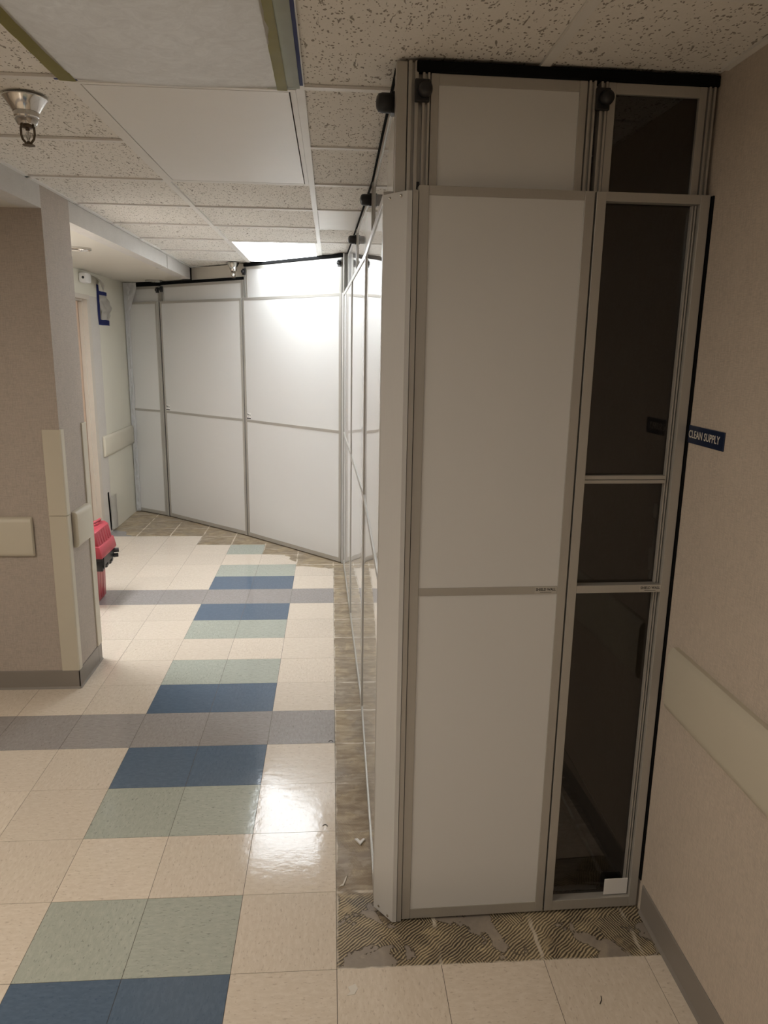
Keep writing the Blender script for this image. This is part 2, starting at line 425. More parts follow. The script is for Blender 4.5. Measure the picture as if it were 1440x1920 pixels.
# board closing the gap above the lower far partition
Mb, Lb = frame_M((-4.33, 17.72), (-2.45, 16.02))
w = MB(); w.box(0, Lb, -.1, 0, 7.60, ZC, Mb); struct(w.build('trim_2', SOFFIT))

# door in the alcove wall
d = MB()
for (y0, y1) in ((DY1, DY1+.24), (DY0-.24, DY0)): d.box(XL-.02, XL+.055, y0, y1, 0, DZ-.001, bev=.006)
d.box(XL-.02, XL+.055, DY0-.24, DY1+.24, DZ, DZ+.12, bev=.006)
d.box(XL-.45, XL+.04, DY1-.002, DY1+.05, 0, DZ); d.box(XL-.45, XL+.04, DY0-.05, DY0+.002, 0, DZ); d.box(XL-.45, XL+.04, DY0, DY1, DZ-.002, DZ+.04)
d.box(-7.06, -6.955, DY1-.05, DY1-.002, 0, DZ-.05, bev=.004); d.box(-7.06, -6.955, DY0+.002, DY0+.05, 0, DZ-.05); d.box(-7.06, -6.955, DY0+.002, DY1-.002, DZ-.05, DZ-.002)
struct(d.build('trim_3', FRAMEM))
d = MB(); d.box(-7.20, -7.068, DY0+.015, DY1-.015, .02, DZ-.015, bev=.006)
door = struct(d.build('door_1', DOORM))

# baseboards
def cove(name, pts):
    m = MB()
    for (x0, x1, y0, y1, side) in pts:
        if side == '-x': m.prism([(x1, 0), (x0-.022, 0), (x0-.012, .012), (x0, .035), (x0, .315), (x0+.006, .33), (x1, .33)], 'y', y0, y1)
        if side == '+x': m.prism([(x0, 0), (x1+.022, 0), (x1+.012, .012), (x1, .035), (x1, .315), (x1-.006, .33), (x0, .33)], 'y', y0, y1)
        if side == '-y': m.prism([(y1, 0), (y0-.022, 0), (y0-.012, .012), (y0, .035), (y0, .315), (y0+.006, .33), (y1, .33)], 'x', x0, x1)
    return struct(m.build(name, COVE))
cove('baseboard_right', [(XR-.012, XR, YB, .55, '-x'), (XR-.012, XR, .75, 13, '-x')])
cove('baseboard_left', [(XP, XP+.014, YP0-.014, YP1-.19, '+x'), (XP, XP+.014, YP1-.185, YP1, '+x'), (-14, XP+.014, YP0-.014, YP0, '-y')])

# ------------------------------------------------------------------ ceiling
GX = [-4.40, -2.38, -.33, 1.69, 3.72]
GY = [1.42+2.01*k for k in range(-9, 12)]
tb = .04
c = MB()
LIGHTS = [(1, 3), ]
def is_cell(i, k, x, y): return i == x and k == y
lights = {(1, 9): 2, (1, 14): 2, (1, 7): 2, (1, 3): 2}      # (column, first row) -> rows long
skip = set()
for (ci, ri), n in lights.items():
    for q in range(n): skip.add((ci, ri+q))
skip.add((2, 12))
for ci in range(4):
    x0, x1 = max(GX[ci], XP), min(GX[ci+1], XR)
    for ri in range(len(GY)-1):
        if (ci, ri) in skip: continue
        dz = random.uniform(.0, .008)
        c.box(x0, x1, GY[ri], GY[ri+1], ZC+.018+dz, ZC+.10)
c.box(XP, XR, YB-.4, GY[0], ZC+.008, ZC+.1)
struct(c.build('ceiling', CEIL, origin=(0, 0, ZC)))
c = MB(); c.box(-14.4, 5, YB-.5, 27, ZC+.12, ZC+.3); struct(c.build('ceiling_deck', SLAB)).name = 'ceiling.002'
c = MB()
for x in GX[1:4]: c.box(x-tb, x+tb, YB, 24, ZC-.004, ZC+.022)
for ri, y in enumerate(GY):
    for ci in range(4):
        x0, x1 = max(GX[ci]+tb, XP), min(GX[ci+1]-tb, XR)
        if any((ci, r0+1) == (ci, ri) and lc == ci and n == 2 for (lc, r0), n in lights.items()): continue
        if ci == 3 and ri % 2: continue
        c.box(x0, x1, y-tb, y+tb, ZC-.003, ZC+.022)
c.box(XP, XP+.06, YB, 18, ZC-.003, ZC+.022); c.box(XR-.06, XR, YB, .6, ZC-.003, ZC+.022)
struct(c.build('trim_4', TBAR))

def troffer(ci, ri, label, mat, lbl):
    x0, x1 = GX[ci]+tb, GX[ci+1]-tb; y0, y1 = GY[ri]+tb, GY[ri+2]-tb
    t = thing('ceiling_light', label, 'ceiling light', ((x0+x1)/2, (y0+y1)/2, ZC))
    f = MB(); e = .055
    for (a, b, cc, dd) in ((x0, x1, y0, y0+e), (x0, x1, y1-e, y1), (x0, x0+e, y0+e, y1-e), (x1-e, x1, y0+e, y1-e)):
        f.box(a, b, cc, dd, ZC-.008, ZC+.03, bev=.003)
    f.build('frame', TBAR, t)
    g = MB(); g.box(x0+e+.012, x1-e-.012, y0+e+.012, y1-e-.012, ZC-.007, ZC+.02); g.build('diffuser', mat, t, lbl)
    return t
E_FAR = 12.0; E_NEAR = 7.3; E_OPEN = 18.0
EM_FAR = emis('lit_diffuser_cool', (.90, .955, 1.0), E_FAR); EM_NEAR = emis('fill_diffuser_warm', (1.0, .94, .87), E_NEAR); EM_OPEN = emis('fill_diffuser_side', (1.0, .88, .74), E_OPEN)
troffer(1, 9, 'large square-edged white troffer panel, unlit, beside the sprinkler', DIFF_OFF, None)
troffer(1, 14, 'brightly lit white troffer panel at the far end above the partition', EM_FAR, 'glowing white diffuser')
troffer(1, 3, 'added fill troffer panel in the corridor ceiling, outside the view', EM_NEAR, None)  # added out of view to brighten the near corridor
def fill_troffer(x0, x1, y0, y1, z, label, mat):
    t = thing('ceiling_light', label, 'ceiling light', ((x0+x1)/2, (y0+y1)/2, z))
    f = MB(); e = .055
    for (a, b, cc, dd) in ((x0, x1, y0, y0+e), (x0, x1, y1-e, y1), (x0, x0+e, y0+e, y1-e), (x1-e, x1, y0+e, y1-e)): f.box(a, b, cc, dd, z-.02, z, bev=.003)
    f.build('frame', TBAR, t)
    g = MB(); g.box(x0+e, x1-e, y0+e, y1-e, z-.012, z-.002); g.build('diffuser', mat, t)
fill_troffer(-7.0, -5.0, -4.5, -.5, ZS, 'added fill troffer panel, unseen, in the soffit of the open side area', EM_OPEN)  # unseen panel added to brighten the floor at lower left
EM_ALC = emis('fill_diffuser_alcove', (.96, .98, 1.0), 48.0)
fill_troffer(-6.75, -5.15, 7.5, 9.3, ZS, 'added fill troffer panel in the soffit, hidden behind the pillar', EM_ALC)  # added behind the pillar to lift the alcove and far partition
troffer(1, 7, 'added dim fill troffer panel hidden above the fleece filter sheet', emis('dim_fill_diffuser', (1.0, .95, .88), .32), None)  # unseen glow added above the fleece to lighten it
c = MB(); c.box(GX[2]+tb+.005, .60, GY[12]+tb, GY[13]-tb, ZC-.002, ZC+.03, bev=.004)
c.box(.58, GX[3]-tb, GY[12]+tb, GY[13]-tb, ZC-.0, ZC+.03)
tag(c.build('ceiling_tile', TBAR), 'smooth white ceiling tile in the row beside the side partition', 'ceiling tile')

# fleece filter taped under a ceiling opening
fx0, fx1, fy0, fy1 = -2.37, -.47, -2.7, 1.36
t = thing('filter_sheet', 'grey white fleece filter sheet taped to the ceiling with yellow tape', 'filter sheet', ((fx0+fx1)/2, (fy0+fy1)/2, ZC-.05))
def fs(u, v):
    x = fx0+.05+(fx1-fx0-.02)*u; y = fy0+(fy1-fy0)*v
    bow = math.sin(math.pi*u)**.7*math.sin(math.pi*min(1, v*1.0))**.5
    z = ZC-.02-.085*bow-.012*math.sin(math.pi*u)
    n = noise.noise(V((x*2.2, y*2.2, 3)))*.012+noise.noise(V((x*7, y*7, 1)))*.004
    return (x, y+.035*math.sin(math.pi*u)*v, z+n*math.sin(math.pi*u)*math.sin(math.pi*min(.9, v)))
m = MB(); m.grid(fs, 60, 90, .006); m.build('fleece', FLEECE, t)
def strip(x0, x1, y0, y1, z, amp=.006, th=.003):
    m = MB(); L = y1-y0 > x1-x0; nu, nv = (3, 60) if L else (60, 3)
    m.grid(lambda u, v: (x0+(x1-x0)*u+amp*.8*noise.noise(V((0, (y0+(y1-y0)*v)*2, 5))), y0+(y1-y0)*v, z+amp*noise.noise(V(((x0+(x1-x0)*u)*8, (y0+(y1-y0)*v)*5, 2)))), nu, nv, th)
    return m
strip(-2.42, -2.27, fy0, fy1+.03, ZC-.026).build('tape', TAPE_Y, t, 'yellow tape strip')
strip(-.53, -.44, fy0, fy1+.02, ZC-.040).build('tape', TAPE_Y, t, 'yellow tape strip')
strip(-.45, -.33, fy0, fy1+.02, ZC-.020).build('tape', TAPE_G, t, 'pale green tape strip')
strip(-.33, -.30, fy0, fy1-.04, ZC-.014).build('tape', TAPE_B, t, 'blue tape edge')
strip(-.62, -.36, fy1-.02, fy1+.04, ZC-.022).build('tape', TAPE_G, t, 'pale green tape strip')
strip(-2.46, -2.26, fy1-.01, fy1+.03, ZC-.020).build('tape', TAPE_B, t, 'blue tape edge')

# sprinklers
def sprinkler(x, y, label):
    t = thing('fire_sprinkler', label, 'sprinkler', (x, y, ZC-.42), 'pendent sprinklers')
    M = Matrix.Translation((x, y, ZC))
    MB().lathe([(.20, 0), (.20, -.008), (.192, -.012), (.118, -.125), (.112, -.125), (.112, -.005)], M, 40).build('escutcheon', CHROME, t, 'chrome cone')
    MB().lathe([(.112, -.10), (.112, -.165), (.104, -.175), (.104, -.20), (.085, -.235), (.05, -.245), (0, -.245)], M, 36).build('cup', CHROME, t)
    f = MB()
    for s in (-1, 1):
        f.tube([V((x, y, ZC))+V(p) for p in ((s*.05, 0, -.235), (s*.062, 0, -.26), (s*.063, 0, -.32), (s*.052, 0, -.36), (s*.02, 0, -.40), (0, 0, -.408))], .0115)
    f.lathe([(.05, -.235), (.05, -.262), (.02, -.268), (.018, -.285), (0, -.285)], M, 20)
    f.lathe([(0, -.375), (.016, -.38), (.016, -.408), (0, -.41)], M, 14)
    f.build('frame', BRASSY, t)
    g = MB(); g.lathe([(0, -.28), (.008, -.285), (.012, -.33), (.008, -.375), (0, -.38)], M, 12)
    for s in (-1, 1): g.tube([V((x, y, ZC))+V(p) for p in ((0, 0, -.285), (s*.02, 0, -.31), (s*.02, 0, -.34), (0, 0, -.38))], .004)
    g.build('link', CHROME, t)
    m = MB(); m.lathe([(0, -.408), (.056, -.41), (.058, -.416), (0, -.418)], M, 24)
    m.build('deflector', BRASSY, t)
sprinkler(-2.95, 1.99, 'chrome cone pendent sprinkler in the near ceiling left of the fleece sheet')
sprinkler(-2.83, 15.96, 'small pendent sprinkler in front of the far partition top')

# recessed cans in the soffit
def can(x, y, label, r=.27):
    t = thing('recessed_light', label, 'downlight', (x, y, ZS), 'recessed cans in the soffit')
    M = Matrix.Translation((x, y, ZS))
    MB().lathe([(r, 0), (r, -.035), (r-.02, -.045), (r-.05, -.02), (r-.05, 0)], M, 40).build('trim_ring', CHROME, t)
    MB().lathe([(r-.055, -.004), (r-.07, -.0035), (.06, -.002), (0, -.002)], M, 36).build('reflector', plain('can_reflector', (.35, .35, .32), .15, .9), t)
can(-5.36, 10.6, 'round chrome recessed can light half hidden behind the pillar')
can(-5.62, 18.35, 'round chrome recessed can light beside the far partition top')

# ------------------------------------------------------------------ partitions
def rail_box(m, x0, x1, z0, z1, d0, d1, M, bev=.004):
    m.box(x0, x1, d0, d1, z0, z1, M, bev)
def sheet(M, x0, x1, z0, z1, y, bow=0, th=.01):
    m = MB()
    if bow:
        def f(u, v):
            e = 2*u-1
            q = -bow*(e**4)+bow*.25*math.sin(6.0*u+1)*.6
            zz = 2*v-1; q += -bow*.7*(zz**6)
            return M @ V((x0+(x1-x0)*u, y+q, z0+(z1-z0)*v))
        m.grid(f, 48, 30); 
    else:
        m.box(x0, x1, y-th, y, z0, z1, M)
    return m
ST = .085
def base_panel(P, Q, label, glass=False, gloss=False, group='partition base panels', H=7.075, mid=(3.525, 3.60), foot=.02, extra=False, gap=.008, bow=0):
    M, L = frame_M(P, Q)
    c0 = M @ V((L/2, 0, 0))
    t = thing('partition_panel', label, 'wall panel', c0, group)
    a, b = gap, L-gap
    f = MB()
    for x0, x1 in ((a, a+ST), (b-ST, b)): rail_box(f, x0, x1, foot, H, -.125, 0, M)
    for z0, z1 in ((foot, foot+.115), (H-.075, H)): rail_box(f, a+ST, b-ST, z0, z1, -.125, -.0015, M, .003)
    rail_box(f, a+ST, b-ST, mid[0], mid[1], -.11, -.0015, M, .003)
    f.build('frame', ALU, t)
    if glass:
        for z0, z1 in ((4.575, 4.608), (4.612, 4.65)):
            g = MB(); rail_box(g, a+ST, b-ST-.05, z0, z1, -.088, -.03, M); g.build('middle_rail', ALU, t)
        for x in (b-ST-.048, b-ST-.024):
            g = MB(); rail_box(g, x, x+.014, foot+.13, mid[0]-.004, -.088, -.045, M, .002); g.build('track', ALU, t)
            g = MB(); rail_box(g, x, x+.014, mid[1]+.004, H-.08, -.088, -.045, M, .002); g.build('track', ALU, t)
    mat = GLASS if glass else (GLOSS if gloss else WHITE)
    yy = -.09 if glass else -.010
    nm = 'pane' if glass else 'infill_sheet'
    for z0, z1 in ((foot+.11, mid[0]+.005), (mid[1]-.005, H-.07)):
        sheet(M, a+ST-.005, b-ST+.005, z0, z1, yy, bow).build(nm, mat, t)
    return t, M, L
def knob(M, x, z, y, parent, r=.075, L=.147):
    m = MB()
    m.box(x-.065, x+.055, y-.01, y+.03, z-.085, z+.085, M, .008)
    m.build('clip', KNOB, parent)
    m = MB(); K = M @ Matrix.Translation((x+.015, y+.01, z)) @ Matrix.Rotation(-math.pi/2, 4, 'X')
    m.lathe([(r*.9, 0), (r, .012), (r, L-.052), (r*.9, L-.022), (r*.6, L-.005), (.02, L), (0, L)], K, 28)
    m.build('knob', KNOB, parent)
def filler(P, Q, z1, label, glass=False, gloss=False, knobs=(), rec=.10, gap=.05, z0=7.0, ends=(True, True), bow=0, inset=(0, 0)):
    M, L = frame_M(P, Q)
    c0 = M @ V((L/2, -rec, 0)); c0.z = 7.075
    t = thing('filler_panel', label, 'wall panel', c0, 'sliding filler panels above the partition')
    a, b = gap+inset[0], L-gap-inset[1]; s = .065; f = MB()
    for x0, x1 in ((a, a+s), (b-s, b)):
        rail_box(f, x0, x1, z0, z1, -rec-.05, -rec, M, .003)
    rail_box(f, a+s, b-s, z1-.085, z1, -rec-.05, -rec-.0015, M, .003)
    f.build('frame', ALU, t)
    sheet(M, a+s-.004, b-s+.004, z0, z1-.08, -rec-(.03 if glass else .01), bow).build('pane' if glass else 'infill_sheet', GLASS if glass else (GLOSS if gloss else WHITE), t)
    # slotted upright channels either side
    for x0, x1, ok in ((a-.07, a-.01, ends[0]), (b+.01, b+.07, ends[1])):
        if not ok: continue
        m = MB()
        m.prism([(x0, -rec-.07), (x1, -rec-.07), (x1, -rec+.012), (x1-.018, -rec+.012), (x1-.018, -rec-.02), (x0+.018, -rec-.02), (x0+.018, -rec+.012), (x0, -rec+.012)], 'z', z0, z1, M)
        m.build('channel', ALU, t)
    for x in knobs: knob(M, x, (7.80 if z1 > 7.7 else z1-.13), -rec+.01, t, .078 if gloss else .058, .147 if gloss else .10)
    return t
def foam(P, Q, z0, z1, label, d0=-.22, d1=-.08, x0=0, x1=None):
    M, L = frame_M(P, Q); m = MB(); n = 30; x1 = L if x1 is None else x1
    m.box(x0, x1, d0, d1, z0, z1, M, .012)
    return tag(m.build('foam_strip', BLACK), label, 'foam strip', 'foam strips sealing the partition to the ceiling')
def dark_gasket(P, z0, z1, x0, x1, y0, y1, label):
    m = MB(); m.box(x0, x1, y0, y1, z0, z1, None, .004)
    return tag(m.build('foam_strip', BLACK), label, 'foam strip', 'foam strips sealing the partition to the ceiling')

# front run
tA, MA, LA = base_panel(FRONT[0], FRONT[1], 'tall white two-field partition panel facing the camera, beside the corner post')
tB, MBm, LB_ = base_panel(FRONT[1], FRONT[2], 'tall narrow clear partition panel beside the right wall', glass=True, extra=True)
ZT = 7.95
filler(FRONT[0], FRONT[1], ZT-.01, 'white filler panel above the near white front panel', knobs=(.03, ), gap=.10)
filler(FRONT[1], FRONT[2], ZT-.012, 'small clear filler panel at the top right beside the wall', glass=True, knobs=(.03, ), gap=.08)
foam((FRONT[0][0]-.02, FRONT[0][1]), (XR, .622), ZT-.009, ZC-.002, 'black foam strip along the ceiling over the front panels')
dark_gasket(None, .34, 7.07, 3.182, XR, .60, .76, 'thin black foam strip between the clear panel and the right wall')

# maker labels on the mid rails
def maker(M, xc, z, parent):
    b = MB(); b.box(xc-.105, xc+.105, -.001, .0012, z-.033, z+.033, M); lab = b.build('label_plate', LABEL, parent)
    K = M @ Matrix.Translation((xc, .0012, z+.008))
    # mirror so that it reads left to right seen from outside
    text_obj('lettering', 'SHIELD WALL', .026, K, INK, lab, sx=.86, bold=.0010, depth=.0006)
    b = MB(); b.box(xc-.055, xc+.055, .001, .0018, z-.0215, z-.0175, M); b.build('small_line', INK, lab)
maker(MA, LA-.205, 3.562, tA); maker(MBm, LB_-.20, 3.562, tB)
# pale adhesive square and torn film inside the clear panel
m = MB(); m.box(LB_-.36, LB_-.105, -.042, -.036, .145, .335, MBm, .004)
tag(m.build('sticker', WHITEP), 'small white square sticker in the bottom corner of the clear panel', 'sticker')
pts = []
m = MB()
def torn(u, v):
    x = LB_-.135-.03*u*(1+.8*noise.noise(V((0, v*9, 4)))) - (.025*u if .12 < v < .42 or v > .8 else 0); z = 3.62+.75*v
    return MBm @ V((x, -.115+.01*noise.noise(V((u*3, v*14, 0))), z))
m.grid(torn, 4, 60, .002)
tag(m.build('film_strip', WHITEP), 'torn strip of white film behind the clear panel edge', 'plastic film')
m = MB(); m.grid(lambda u, v: MBm @ V((.12+.5*u, -.14-.02*v-.01*noise.noise(V((u*6, v, 0))), .135+(.03+.02*math.sin(u*3.1))*v)), 30, 3, .003)
tag(m.build('film_strip', WHITEP), 'low strip of white film lying inside the clear panel foot', 'plastic film')

# side run, seen at a grazing angle
nm = ['farthest', 'middle', 'nearest']
for k in range(3):
    base_panel(SIDE[k], SIDE[k+1], '%s glossy white panel of the long side partition' % nm[k], gloss=True, group='side partition base panels', bow=.0055)
    filler(SIDE[k], SIDE[k+1], 7.985, '%s glossy filler panel above the long side partition' % nm[k], gloss=True, knobs=((3.93,) if k < 2 else (3.98,)), gap=.085, bow=.004, ends=(k > 0, True), inset=(.04 if k == 0 else 0, 0))
    foam(SIDE[k], SIDE[k+1], 7.988, ZC-.002, 'black foam strip over the %s panel of the side partition' % nm[k])

# corner posts
t = thing('corner_post', 'tall grey aluminium corner post where front and side partitions meet', 'corner post', (.52, .66, 0), 'partition corner posts')
m = MB(); m.prism([(.392, .775), (.392, .768), (.571, .541), (.612, .541), (.612, .70), (.50, .80)], 'z', .0, 7.03, bev=.004); m.build('cover', ALU2, t, 'pale bevelled cover')
m = MB(); m.prism([(.617, .546), (.662, .548), (.662, .68), (.617, .68)], 'z', .0, 7.035, bev=.003); m.build('channel', ALU, t)
m = MB(); m.box(.478, .565, .68, .80, 6.9, ZC-.003, None, .003)
m.build('inner_post', ALU, t)
m = MB(); m.box(.572, .602, .66, .76, 6.9, ZC-.003, None, .003); m.build('channel', ALU, t)
m = MB(); m.box(.606, .70, .70, .76, 6.9, ZC-.004); m.build('filler_strip', ALU, t)
m = MB(); m.box(.625, .655, .655, .70, 7.04, ZC-.004, None, .003); m.build('channel', ALU, t)
n45 = V((-(.768-.541), -(.571-.392), 0)).normalized()
for (s_, z) in ((.28, 6.99), (.75, 6.995), (.28, .06), (.75, .035)):
    p = V((.392+.179*s_, .768-.227*s_, z)); q = Matrix.Translation(p) @ n45.to_track_quat('Z', 'Y').to_matrix().to_4x4()
    m = MB(); m.lathe([(.014, -.002), (.014, .004), (.009, .008), (.005, .006), (0, .005)], q, 14); m.build('screw', CHROME, t)
m = MB(); m.box(.652, .68, .66, .70, 7.07, 7.12, None, .003); m.build('cap', KNOB, t, 'black end cap')

t = thing('corner_post', 'grey aluminium corner post at the far end of the side partition', 'corner post', (.23, 13.08, 0), 'partition corner posts')
Mf, Lf = frame_M(FAR[2], FAR[3])
m = MB(); m.prism([(.215, 13.14), (.215, 13.075), (.250, 13.062), (.30, 13.12), (.26, 13.2)], 'z', 0, 7.07, bev=.003)
m.build('post', ALU2, t)
m = MB(); m.prism([(.26, 13.21), (.24, 13.14), (.27, 13.13), (.36, 13.16), (.33, 13.25)], 'z', 7.0, ZC-.003, bev=.003); m.build('inner_post', ALU, t)

# far run
G = 'far partition base panels'
FJ = (V(FAR[1])-(V(FAR[1])-V(FAR[0])).normalized()*.10)
base_panel(FAR[0], tuple(FJ), 'narrow white panel at the left end of the far partition', group=G, gap=.012)
tC, MC, LC = base_panel(FAR[1], FAR[2], 'middle white panel of the far partition, small sticker at lower left', group=G, gap=.03)
tD, MD, LD = base_panel(FAR[2], FAR[3], 'right white panel of the far partition under the lit ceiling panel', group=G, gap=.01)
filler(FAR[0], FAR[1], 7.56, 'low filler panel above the narrow left far panel', gap=.08, knobs=(1.46,), ends=(False, True))
filler(FAR[1], FAR[2], 7.585, 'low wide filler panel above the middle far panel', gap=.08, knobs=(.06,))
filler(FAR[2], FAR[3], ZT-.015, 'tall filler panel above the right far panel beneath the lit ceiling panel', gap=.08, knobs=(0.03, 3.9), inset=(0, .06))
foam(FAR[0], FAR[1], 7.565, ZS-.002, 'black foam strip over the narrow left far panel', x0=.18)
foam(FAR[1], FAR[2], 7.59, 7.67, 'black foam strip over the middle far panel')
foam(FAR[2], FAR[3], ZT-.009, ZC-.002, 'black foam strip under the lit ceiling panel over the right far panel')
m = MB(); m.box(-.022, .022, -.14, -.02, 0, 7.05, MC)
tag(m.build('foam_strip', BLACK), 'upright black foam strip between the narrow and middle far panels', 'foam strip')
# channels beside that joint
m = MB(); m.box(-.115, -.03, -.12, .0, .0, 7.06, MC, .004)
tag(m.build('joint_post', ALU), 'slim aluminium post between the narrow and middle far panels', 'post')
for (M_, x, tt) in ((MC, .185, 'middle'), (MD, .165, 'right')):
    b = MB(); b.box(x-.085, x+.115, -.009, -.0055, 3.612, 3.80, M_)
    st = tag(b.build('sticker', WHITEP), 'tiny white sticker with dark bar above the mid rail of the %s far panel' % tt, 'sticker', 'stickers on the far panels')
    b = MB(); b.box(x-.082, x+.112, -.0054, -.0045, 3.618, 3.652, M_)
    for i in range(4): b.box(x-.055+.026*i, x-.040+.026*i, -.0054, -.0045, 3.715, 3.765, M_)
    b.box(x-.075, x-.03, -.0054, -.0045, 3.772, 3.785, M_); b.box(x-.04, x+.04, -.0054, -.0045, 3.685, 3.692, M_)
    b.box(x+.07, x+.09, -.0054, -.0045, 3.70, 3.75, M_)
    b.build('print', INK, st)

# ------------------------------------------------------------------ right wall: bumper rail and sign
def bumper_profile(x, d, z0, z1, sgn):
    return [(x, z0), (x+sgn*d*.55, z0), (x+sgn*d*.9, z0+.03), (x+sgn*d, z0+.08), (x+sgn*d, z1-.08), (x+sgn*d*.9, z1-.03), (x+sgn*d*.55, z1), (x, z1)]
m = MB(); m.prism(bumper_profile(XR, .085, 2.43, 3.06, -1), 'y', YB, .40, bev=.02); m.smooth = True
tag(m.build('bumper_rail', GUARD), 'long cream bumper rail on the right wall', 'wall guard', 'cream wall bumper rails')
t = thing('door_sign', 'navy sign reading CLEAN SUPPLY on the right wall', 'sign', (XR, .31, 4.97))
sg = MB(); sg.box(XR-.012, XR, -.005, .635, 4.965, 5.125, None, .005); sg.build('plate', NAVY, t)
Ms = Matrix(((0, -1, 0, XR-.0125), (-1, 0, 0, .325), (0, 0, 1, 5.045), (0, 0, 0, 1)))
text_obj('lettering', 'CLEAN SUPPLY', .068, Ms, LETTER, t, sx=.80, bold=.0012, depth=.0008, spacing=1.06)

# ------------------------------------------------------------------ pillar guards
t = thing('corner_guard', 'cream corner guard with a butt seam on the near pillar corner', 'wall guard', (-4.4, 5.93, .33), 'cream pillar corner guards')
cg = [(-4.605, 5.94), (-4.605, 5.925), (-4.598, 5.918), (-4.335, 5.918), (-4.318, 5.926), (-4.311, 5.943), (-4.311, 6.06), (-4.318, 6.066), (-4.335, 6.066), (-4.335, 5.94)]
m = MB(); m.prism(cg, 'z', .33, 3.02, bev=.003); m.build('cover_section', GUARD, t)
m = MB(); m.prism(cg, 'z', 3.026, 4.42, bev=.006); m.build('cover_section', GUARD, t)
m = MB(); m.prism([(-4.335, 6.92), (-4.318, 6.92), (-4.311, 6.927), (-4.311, 7.135), (-4.318, 7.15), (-4.335, 7.155), (-4.50, 7.155), (-4.50, 7.13), (-4.335, 7.13)], 'z', .33, 4.42, bev=.006)
tag(m.build('corner_guard', GUARD), 'cream corner guard on the far edge of the pillar side', 'wall guard', 'cream pillar corner guards')
m = MB(); m.prism([(YP0, 2.36), (YP0-.06, 2.36), (YP0-.095, 2.39), (YP0-.105, 2.44), (YP0-.105, 2.93), (YP0-.095, 2.98), (YP0-.06, 3.01), (YP0, 3.01)], 'x', -13.9, -4.86, bev=.03); m.smooth = True
tag(m.build('bumper_rail', GUARD), 'cream bumper rail on the shaded pillar face at the left edge', 'wall guard', 'cream wall bumper rails')
m = MB(); m.prism(bumper_profile(XP, .10, 2.42, 3.03, 1), 'y', 6.16, 6.90, bev=.02); m.smooth = True
tag(m.build('bumper_rail', GUARD), 'short cream bumper block on the lit side of the pillar', 'wall guard', 'cream wall bumper rails')
m = MB(); m.prism(bumper_profile(XL, .09, 2.40, 3.02, 1), 'y', 16.22, 19.38, bev=.02); m.smooth = True
tag(m.build('bumper_rail', GUARD), 'cream bumper rail on the alcove wall beside the far partition', 'wall guard', 'cream wall bumper rails')

# ------------------------------------------------------------------ alcove wall odds
t = thing('motion_sensor', 'small white rounded sensor with a dark eye above the alcove door', 'sensor', (XL+.12, 15.35, 7.34))
m = MB(); m.box(XL, XL+.22, 15.12, 15.56, 7.35, 7.615, None, .05); m.smooth = True; m.build('housing', WHITEP, t)
m = MB(); m.lathe([(.035, 0), (.035, .006), (.02, .012), (0, .012)], Matrix.Translation((XL+.13, 15.118, 7.48)) @ Matrix.Rotation(math.pi/2, 4, 'X'), 20); m.build('lens', INK, t, 'dark eye')
t = thing('taped_paper', 'paper sheet stuck to the alcove wall with blue tape', 'paper', (XL, 17.1, 6.27))
def bt(y0, y1, z0, z1, off):
    m = MB(); m.grid(lambda u, v: (XL+.006+off+.006*noise.noise(V((u*4, v*4, y0))), y0+(y1-y0)*u+.012*noise.noise(V((v*5, u, z0))), z0+(z1-z0)*v+.012*noise.noise(V((u*5, v, y0)))), 6, 14, .003)
    return m
bt(16.60, 16.82, 6.36, 7.42, .004).build('tape', TAPE_B, t, 'blue tape'); bt(16.62, 17.66, 6.27, 6.43, .006).build('tape', TAPE_B, t, 'blue tape')
bt(16.66, 17.55, 7.14, 7.25, .006).build('tape', TAPE_B, t, 'blue tape')
m = MB(); m.grid(lambda u, v: (XL+.03+.07*math.sin(v*3.1)*u+.05*noise.noise(V((u*3, v*5, 9))), 16.80+.80*u+.05*math.sin(v*5), 6.42+.70*v+.02*u), 14, 26, .003); m.build('sheet', PAPER, t)
m = MB(); m.grid(lambda u, v: (XL+.015+.34*v**1.3*(1-.55*u)+.03*math.sin(u*5), 16.0+.95*u-.20*v*u+.10*v, 7.63-.06*u-.34*v*(.55+.45*u)+.05*math.sin(v*3.14)), 14, 14, .004)
tag(m.build('wallpaper_flap', PAPER), 'peeled wallpaper flap curling beside the white sensor', 'wallpaper scrap')
m = MB(); m.grid(lambda u, v: (XL+.012+.10*math.sin(u*3.14)*(1-.5*v)+.03*noise.noise(V((u*2, v*3, 5))), 16.62+.62*u-.10*(1-v), .10+1.02*v-.02*u), 14, 24, .004)
tag(m.build('wallpaper_flap', PAPER), 'loose wallpaper flap low on the alcove wall near the floor', 'wallpaper scrap')
m = MB(); m.grid(lambda u, v: (XL+.008, 16.36+.13*u+.10*(1-v), .06+1.22*v), 3, 12, .003)  # narrow paper strip, the torn wallpaper edge
m.build('torn_edge', PAPER).name = 'wallpaper_flap'
tag(bpy.data.objects['wallpaper_flap.002'] if 'wallpaper_flap.002' in bpy.data.objects else bpy.context.scene.objects[-1], 'narrow torn wallpaper edge beside the low flap', 'wallpaper scrap')
